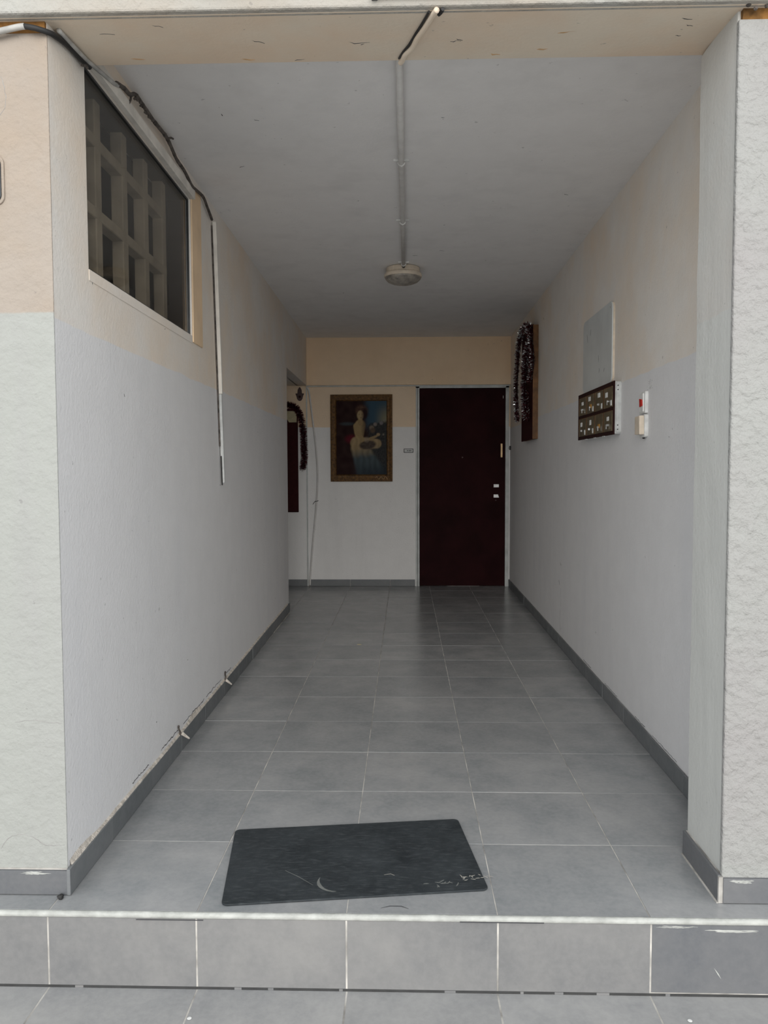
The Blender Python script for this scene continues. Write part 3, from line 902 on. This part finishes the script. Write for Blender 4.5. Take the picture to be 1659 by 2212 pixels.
# ------------------------------------------------------------------ ceiling lamp and its conduit
lc = (.545, 3.19, CE)
lamp = tag(empty('ceiling_lamp', lc), 'round dusty ceiling lamp with ribbed glass, switched off', 'ceiling lamp')
obj('base', lathe([(.098, 0), (.108, -.004), (.110, -.030), (.108, -.036)], lc, 48), M['cream'], lamp, smooth=False)
obj('rim', lathe([(.112, -.036), (.120, -.040), (.124, -.052), (.122, -.062), (.110, -.066)], lc, 48), M['cream'], lamp, smooth=True)
def rib(i, k, n): return (.012 if k % 4 < 2 else -.012)*min(1, i*.5)
obj('glass_dome', lathe([(.117, -.064), (.114, -.074), (.100, -.088), (.076, -.099), (.045, -.107), (.014, -.110)], lc, 64, rib), M['lens'], lamp)
obj('gland', tube([(.549, 3.088, CE-.020), (.549, 3.074, CE-.020)], .010, 10), M['black'], lamp)
cd = tag(empty('ceiling_conduit', (.545, 1.8, CE)), 'grey cable conduit running along ceiling to the lamp', 'conduit')
obj('pipe', tube([(.540, .37, CE-.012), (.543, 1.4, CE-.0125), (.547, 2.3, CE-.0125), (.549, 3.078, CE-.0135)], .0125, 10), M['conduit'], cd, smooth=True)
for y in (1.395, 2.195, 3.035):
    x = .540+.009*(y-.37)/2.7
    c = obj('clip', tube([(x-.014, y, CE-.012), (x-.011, y, CE-.021), (x, y, CE-.0275), (x+.011, y, CE-.021), (x+.014, y, CE-.012)], .0035, 6), M['white'], cd)
    obj('clip_foot', box(x-.034, x-.010, y-.006, y+.006, CE-.008, CE), M['white'], c, bevel=.001)
    obj('clip_foot', box(x+.010, x+.034, y-.006, y+.006, CE-.008, CE), M['white'], c, bevel=.001)
lcab = tag(empty('lintel_cable', (.6, .2, 2.365)), 'painted cable crossing the lintel underside to the conduit', 'cable')
def lz(y): return 2.3515+(y-.060)*(.0285/.30)
lp = smooth_path([(x, y, lz(y)-.006) for x, y in ((.640, .045), (.630, .075), (.612, .14), (.592, .205), (.580, .26), (.560, .305), (.552, .345), (.545, .365))], 6)
obj('sheath', tube(lp, .0075, 8), M['lintel'], lcab, smooth=True)
obj('dark_core', tube(smooth_path([(.655, .046, lz(.05)-.004), (.652, .06, lz(.06)-.004), (.646, .075, lz(.075)-.004)], 4), .005, 6), M['black'], lcab)
obj('dark_core', tube(smooth_path([(x-.0075, y, lz(y)-.003) for x, y in ((.628, .06), (.612, .125), (.595, .185), (.578, .25), (.562, .295), (.549, .34))], 4), .0032, 6), M['black'], lcab)

# ------------------------------------------------------------------ cable at the window head
wc = tag(empty('window_cable', (-.37, .7, 2.45)), 'old crusted cable strung above the window along ceiling', 'cable')
p1 = smooth_path([(-.62, .066, 2.308), (-.515, .066, 2.320), (-.48, .066, 2.326), (-.45, .066, 2.332), (-.432, .066, 2.334)], 5)
obj('white_sheath', tube(p1, .008, 8), M['cable_white'], wc, smooth=True)
p2 = smooth_path([(-.432, .066, 2.334), (-.402, .066, 2.328), (-.374, .085, 2.326), (-.373, .12, 2.335), (-.372, .19, 2.350), (-.372, .27, 2.357), (-.371, .34, 2.365)], 5)
obj('black_sheath', tube(p2, .0075, 8), M['black'], wc, smooth=True)
p3 = smooth_path([(-.366, .12, 2.352), (-.364, .21, 2.357), (-.364, .30, 2.366), (-.362, .38, 2.378), (-.362, .50, 2.398), (-.362, .545, 2.41)], 5)
obj('white_sheath', tube(p3, .0065, 8), M['cable_white'], wc, smooth=True)
p4 = smooth_path([(-.362, .53, 2.41), (-.362, .60, 2.428), (-.364, .665, 2.437), (-.364, .72, 2.462), (-.364, .80, 2.462), (-.366, .92, 2.462), (-.366, 1.06, 2.468), (-.368, 1.13, 2.462), (-.368, 1.22, 2.438), (-.370, 1.34, 2.436), (-.372, 1.46, 2.418), (-.375, 1.54, 2.428), (-.378, 1.68, 2.444), (-.380, 1.76, 2.425), (-.383, 1.83, 2.410), (-.385, 1.87, 2.400)], 6)
obj('crusted_sheath', tube(p4, [.0068+.003*abs(noise.noise(Vector((i*.6, 0, 0))))*(1 if i < 50 else .3) for i in range(len(p4))], 8), M['crust'], wc, smooth=True)
rnd = random.Random(2)
bm = bmesh.new()
for i in range(16):
    q = p4[16+i*1] + Vector((.002, 0, -.010))
    r = rnd.uniform(.003, .006)
    bmesh.ops.create_icosphere(bm, subdivisions=1, radius=r, matrix=Matrix.Translation(q+Vector((rnd.uniform(-.003, .003), 0, rnd.uniform(-.006, .002)))))
obj('crust_lumps', bm, M['crust'], wc)
for (a, b_) in (((-.368, .315, 2.350), (-.366, .27, 2.336)), ((-.364, .675, 2.436), (-.370, .665, 2.405)), ((-.366, 1.09, 2.468), (-.352, 1.12, 2.478))):
    obj('wire_tie', tube([a, tuple((Vector(a)+Vector(b_))/2+Vector((.004, 0, .003))), b_], .004, 6), M['crust'], wc)
# trunking down the wall
tk = tag(empty('wall_trunking', (Lx(2)+.01, 1.95, 1.11)), 'thin cream trunking running down the left wall', 'trunking')
def tky(z): return 1.905+(2.402-z)*.100
bm = bmesh.new()
prev = None
for z in (2.400, 2.1, 1.8, 1.565):
    y = tky(z)
    cur = [bm.verts.new((Lx(y)+a, y+b_, z)) for a, b_ in ((.0065, -.008), (.026, -.008), (.026, .012), (.0065, .012))]
    if prev:
        for k in range(4): bm.faces.new((prev[k], prev[(k+1) % 4], cur[(k+1) % 4], cur[k]))
    else: bm.faces.new(cur)
    prev = cur
bm.faces.new(prev[::-1])
bmesh.ops.recalc_face_normals(bm, faces=bm.faces)
obj('cover', bm, M['paint_white'], tk, bevel=.002)
bm = bmesh.new()
prev = None
for z in (1.564, 1.4, 1.25, 1.112):
    y = tky(z)
    cur = [bm.verts.new((Lx(y)+a, y+b_, z)) for a, b_ in ((.006, -.008), (.022, -.008), (.022, .012), (.006, .012))]
    if prev:
        for k in range(4): bm.faces.new((prev[k], prev[(k+1) % 4], cur[(k+1) % 4], cur[k]))
    else: bm.faces.new(cur)
    prev = cur
bm.faces.new(prev[::-1])
bmesh.ops.recalc_face_normals(bm, faces=bm.faces)
obj('lower_cover', bm, M['cab_grey'], tk, bevel=.002)
obj('shadow_gap_strip', tube([(Lx(1.9)+.0045, tky(z)-.011, z) for z in (2.38, 2.0, 1.6, 1.30)], .0042, 6), M['crust'], tk)  # dark strip standing in for the shadow gap beside the trunking
obj('wire_end', tube([(Lx(2.0)+.010, tky(z)-.012, z) for z in (1.25, 1.16, 1.10)], .003, 6), M['black'], tk)

# ------------------------------------------------------------------ facade details
foam = tag(empty('joint_foam', (-.5, .07, 2.337)), 'rusty orange foam joint above the left facade', 'joint foam')
def foam_strip(x0, x1, parent, seed):
    bm = bmesh.new()
    n = int((x1-x0)/.02)
    prev = None
    for i in range(n+1):
        x = x0+(x1-x0)*i/n
        a = .006*noise.noise(Vector((x*18, seed, 0)))
        cur = [bm.verts.new((x, y, z)) for y, z in ((.12, 2.327), (.084+a*.4, 2.327), (.080+a*.4, 2.342), (.080-a*.4, 2.353), (.12, 2.353))]
        if prev:
            for k in range(5): bm.faces.new((prev[k], prev[(k+1) % 5], cur[(k+1) % 5], cur[k]))
        else: bm.faces.new(cur)
        prev = cur
    bm.faces.new(prev[::-1])
    bmesh.ops.recalc_face_normals(bm, faces=bm.faces)
    obj('foam', bm, M['rust'], parent)
foam_strip(-2.0, -.386, foam, 1)
foam2 = tag(empty('joint_foam', (1.6, .07, 2.337)), 'rusty orange foam joint above the right pillar', 'joint foam')
foam_strip(1.425, 3.2, foam2, 6)
for x in (1.43, 1.448, 1.475, 1.50):
    bm = bmesh.new()
    bmesh.ops.create_icosphere(bm, subdivisions=1, radius=random.uniform(.005, .009), matrix=Matrix.Translation((x, .062, 2.35+random.uniform(-.008, .008))))
    obj('mould_spot', bm, M['crust'], foam2)
wp = tag(empty('facade_plate', (.13, .03, 2.40)), 'white plate low on the facade above the entrance', 'sign plate')
obj('plate', prism(round_rect(.214, .18, .008), (.022, .022, 2.392), (1, 0, 0), (0, 0, 1), (0, 1, 0), .018), M['cable_white'], wp, bevel=.003)
obj('rim', prism(round_rect(.204, .17, .006), (.027, .0205, 2.397), (1, 0, 0), (0, 0, 1), (0, 1, 0), .003), M['cable_white'], wp)
cbx = tag(empty('cable_casing', (.65, .03, 2.36)), 'peach painted casing over the lintel cable', 'casing')
obj('casing', box(.480, .832, .018, .040, 2.371, 2.60), M['casing'], cbx, bevel=.004)
obj('bracket', box(.474, .490, .014, .04, 2.366, 2.376), M['mark'], cbx, bevel=.002)
ic = tag(empty('entry_panel', (-.6, .086, 1.89)), 'dark rounded panel at the far left facade edge', 'entry panel')
obj('rim', prism(round_rect(.20, .130, .022), (-.706, .081, 1.884), (1, 0, 0), (0, 0, 1), (0, 1, 0), .006), M['fac_l'], ic, bevel=.002)
obj('panel', prism(round_rect(.186, .116, .018), (-.699, .077, 1.891), (1, 0, 0), (0, 0, 1), (0, 1, 0), .006), M['alu'], ic, bevel=.002)

# ------------------------------------------------------------------ door mat
matr = empty('door_mat', (.3955, .2975, 0))
tag(matr, 'dark grey rubber door mat lying slightly askew', 'door mat')
matr.rotation_euler = (0, 0, math.radians(7.4))
WM[matr.name] = Matrix.Translation((.3955, .2975, 0)) @ Matrix.Rotation(math.radians(7.4), 4, 'Z')
mw, mh = .737, .448
def mobj(name, bm, mat, **kw):
    o = obj(name, bm, mat, None, **kw)
    o.parent = matr
    return o
mobj('sheet', prism(round_rect(mw, mh, .018), (-mw/2, -mh/2, .0008), (1, 0, 0), (0, 1, 0), (0, 0, 1), .0052), M['mat'], bevel=.0015)
M['scuff'] = plain('pale_scuff', (.36, .34, .30), .9)
M['scuff2'] = plain('grey_green_scuff', (.15, .155, .145), .9)
rnd = random.Random(11)
def scuff(cx, cy, sx_, sy_, n, mat, wd):
    for _ in range(n):
        x, y = cx+rnd.gauss(0, sx_), cy+rnd.gauss(0, sy_)
        a = rnd.uniform(0, math.pi)
        ln = rnd.uniform(.008, .026)
        pts = [(x+math.cos(a+.3*t)*ln*(t-.5), y+math.sin(a+.3*t)*ln*(t-.5), .0060) for t in (0, .35, .7, 1)]
        o = ribbon('scuff', pts, [.0005, wd, wd*.8, .0005], (0, 0, 1), mat, None, .0003)
        o.parent = matr
scuff(.335, -.155, .016, .011, 14, M['scuff'], .0032)
scuff(.225, -.185, .035, .012, 12, M['scuff2'], .004)
arc = [(-.055+.05*math.cos(a), -.135+.055*math.sin(a), .006) for a in [math.pi*(.85+.08*i) for i in range(9)]]
o = ribbon('scuff', arc, [.001, .005, .008, .011, .010, .008, .007, .005, .001], (0, 0, 1), M['scuff2'], None, .0003); o.parent = matr
o = ribbon('scuff', [(-.2, -.06, .006), (-.16, -.10, .006), (-.12, -.15, .006)], [.001, .002, .001], (0, 0, 1), M['scuff2'], None, .0003); o.parent = matr
o = ribbon('scuff', [(.085, -.115, .006), (.105, -.112, .006), (.115, -.122, .006)], [.001, .002, .001], (0, 0, 1), M['scuff'], None, .0003); o.parent = matr

# ------------------------------------------------------------------ chips, cracks and litter
def chip(parent, p, n, mat='mark', ln=.02, wd=.003, ang=None):
    n = Vector(n)
    a = Vector((0, 0, 1)) if abs(n.z) < .5 else Vector((1, 0, 0))
    b_ = n.cross(a)
    t = random.uniform(0, math.pi) if ang is None else ang
    d = a*math.sin(t)+b_*math.cos(t)
    e = a*math.cos(t)-b_*math.sin(t)
    P = Vector(p)
    pts = [P+d*ln*(s-.5)+e*random.uniform(-.12, .12)*ln for s in (0, .3, .6, 1)]
    ribbon('paint_chip', pts, [.0006, wd, wd*.7, .0006], n, M[mat], parent, .0008)
for (x, y, l) in ((-.20, .55, .02), (-.12, .95, .02), (.00, 1.0, .02), (-.15, 1.45, .03), (.70, 1.0, .012), (.78, 2.8, .03), (1.33, 1.85, .03), (.33, 1.9, .01), (.62, 2.9, .03), (.1, 3.9, .02)):
    chip(ceiling, (x, y, CE), (0, 0, -1), ln=l, wd=.004)
for (x, y, l, m_) in ((-.25, .16, .04, 'mark'), (-.10, .12, .03, 'mark'), (.15, .22, .04, 'mark'), (.43, .24, .06, 'mark'), (.44, .25, .012, 'mark'), (.70, .24, .03, 'mark'), (.71, .23, .02, 'mark'), (.95, .30, .03, 'orange_mark'), (1.0, .20, .05, 'orange_mark'), (.82, .33, .03, 'orange_mark'), (.10, .335, .04, 'orange_mark'), (1.30, .13, .03, 'mark'), (1.32, .17, .02, 'mark'), (1.31, .23, .015, 'mark'), (-.22, .32, .04, 'orange_mark'), (.25, .345, .03, 'mark')):
    chip(lintel, (x, y, lz(y)), (0, 0, -1), m_, l, .004 if m_ == 'mark' else .010, random.uniform(-.4, .4)+math.pi/2)
for (y, z, l) in ((3.95, 2.30, .035), (1.05, 1.3, .008), (3.2, .55, .03), (3.25, .42, .04), (2.2, .3, .01)):
    chip(wall_right, (Rx(y), y, z), (-1, 0, 0), ln=l, wd=.003)
for (y, z, l) in ((.62, 1.43, .012), (1.1, 1.735, .010), (.36, 1.745, .014), (2.02, 1.10, .016), (1.35, .35, .008), (.9, .22, .012)):
    chip(wall_left, (Lx(y), y, z), (1, 0, 0), ln=l, wd=.004)
# hairline cracks in the left facade
def crack(parent, pts, nrm, wd):
    P = smooth_path(pts, 5)
    P = [p+Vector((random.uniform(-.0015, .0015), 0, random.uniform(-.0015, .0015))) for p in P]
    ribbon('crack', P, [.0005]+[random.uniform(.4, 1)*wd for _ in P[2:]]+[.0005], nrm, M['dirt'], parent, .0005)
fy = .0858
crack(pil_l, [(-.57, fy, .125), (-.55, fy, .155), (-.51, fy, .168), (-.47, fy, .155), (-.45, fy, .140), (-.42, fy, .136), (-.39, fy, .140)], (0, -1, 0), .0025)
crack(pil_l, [(-.52, fy, .485), (-.47, fy, .49), (-.43, fy, .485), (-.39, fy, .482)], (0, -1, 0), .002)
crack(pil_l, [(-.52, fy, 2.115), (-.505, fy, 2.13), (-.497, fy, 2.15), (-.50, fy, 2.19), (-.51, fy, 2.22)], (0, -1, 0), .0018)
crack(wall_right, [(Rx(3.2), 3.2, .42), (Rx(3.2), 3.18, .30), (Rx(3.2), 3.22, .18), (Rx(3.2), 3.2, .10)], (-1, 0, 0), .002)
# switch smudge
for i in range(26):
    y, z = 1.30+random.gauss(0, .018), 1.508+abs(random.gauss(0, .022))
    chip(wall_right, (Rx(y), y, z), (-1, 0, 0), 'dirt', random.uniform(.003, .007), .002)
# plaster shards and dead twigs poking from the left skirting joint
for (y, z, d) in ((1.19, SH+.004, 1), (2.03, SH+.004, -1)):
    pts = [(Lx(y)+.004, y, z-.010), (Lx(y)+.010, y-.010*d, z+.010), (Lx(y)+.006, y-.018*d, z+.030), (Lx(y)+.008, y-.020*d, z+.042)]
    obj('twig', tube(smooth_path(pts, 3), [.004, .004, .0045, .004, .0038, .0035, .004, .004, .005, .002], 6), M['crust'], bl)
    obj('plaster_shard', prism([(0, 0), (.05, -.012), (.055, -.008), (.01, .012)], (Lx(y)+.008, y+.004, z-.006), (.5, .6, -.3), (0, .3, 1), (1, 0, 0), .003), M['fillet'], bl)
for x in (-.33, .10, .19, .38, .66, .86, .95, 1.06, 1.24):
    ww = random.uniform(.008, .035)
    obj('mortar_bit', box(x, x+ww, -.0062, .002, DROP-.001, DROP+.0055), M['tile_step'], riser)
# litter
bm = bmesh.new()
bmesh.ops.create_icosphere(bm, subdivisions=2, radius=.009)
for v in bm.verts: v.co = v.co*(1+.5*noise.noise(v.co*160)); v.co.z = v.co.z*.7
tag(obj('dirt_clump', bm, M['black'], loc=(-.392, .058, .006)), 'small black dirt clump at the left pillar corner', 'litter')
bm = prism([(-.014, 0), (-.004, .007), (.012, .004), (.015, -.003), (.002, -.006)], (0, 0, 0), (1, 0, 0), (0, 1, 0), (.1, .1, 1), .003)
tag(obj('dry_leaf', bm, M['paper_y'], loc=(.245, 3.22, .0012)), 'tiny pale scrap on the floor mid corridor', 'litter')
for (x, y) in ((.01, -.12), (.62, -.14), (1.27, -.10)):
    bm = lathe([(.006, 0), (.004, .0006)], (0, 0, 0), 10)
    o = obj('paint_drop', bm, M['white'], ground, loc=None)
    o.location = (x, y, DROP+.001)
def smear(parent, x0, x1, y, z, h, seed):
    r_ = random.Random(seed)
    for k in range(5):
        a0 = x0+(x1-x0)*r_.uniform(0, .4); a1 = x1-(x1-x0)*r_.uniform(0, .4)
        zz = z+r_.uniform(-.5, .5)*h
        ribbon('paint_smear', [(a0+(a1-a0)*i/9, y, zz+r_.uniform(-.0006, .0006)) for i in range(10)], [.0004]+[r_.uniform(.3, 1)*h*.4 for _ in range(8)]+[.0004], (0, -1, 0), M['nose'], parent, .0004)
smear(riser, 1.33, 1.50, -.0068, -.030, .010, 1)
smear(riser, 1.21, 1.33, -.0068, -.020, .005, 2)
smear(bg_, 1.43, 1.50, .0702, .064, .010, 3)
smear(bf, -.52, -.42, .0737, .064, .008, 4)
ribbon('paint_smear', [(1.365, -.0068, -.13), (1.375, -.0068, -.145), (1.383, -.0068, -.158)], [.0005, .003, .0005], (0, -1, 0), M['nose'], riser, .0004)
ribbon('gap_crack', [(.49, .03, .0012), (.515, .04, .0012), (.545, .04, .0012), (.565, .028, .0012)], [.001, .003, .003, .001], (0, 0, 1), M['mark'], floor, .0003)
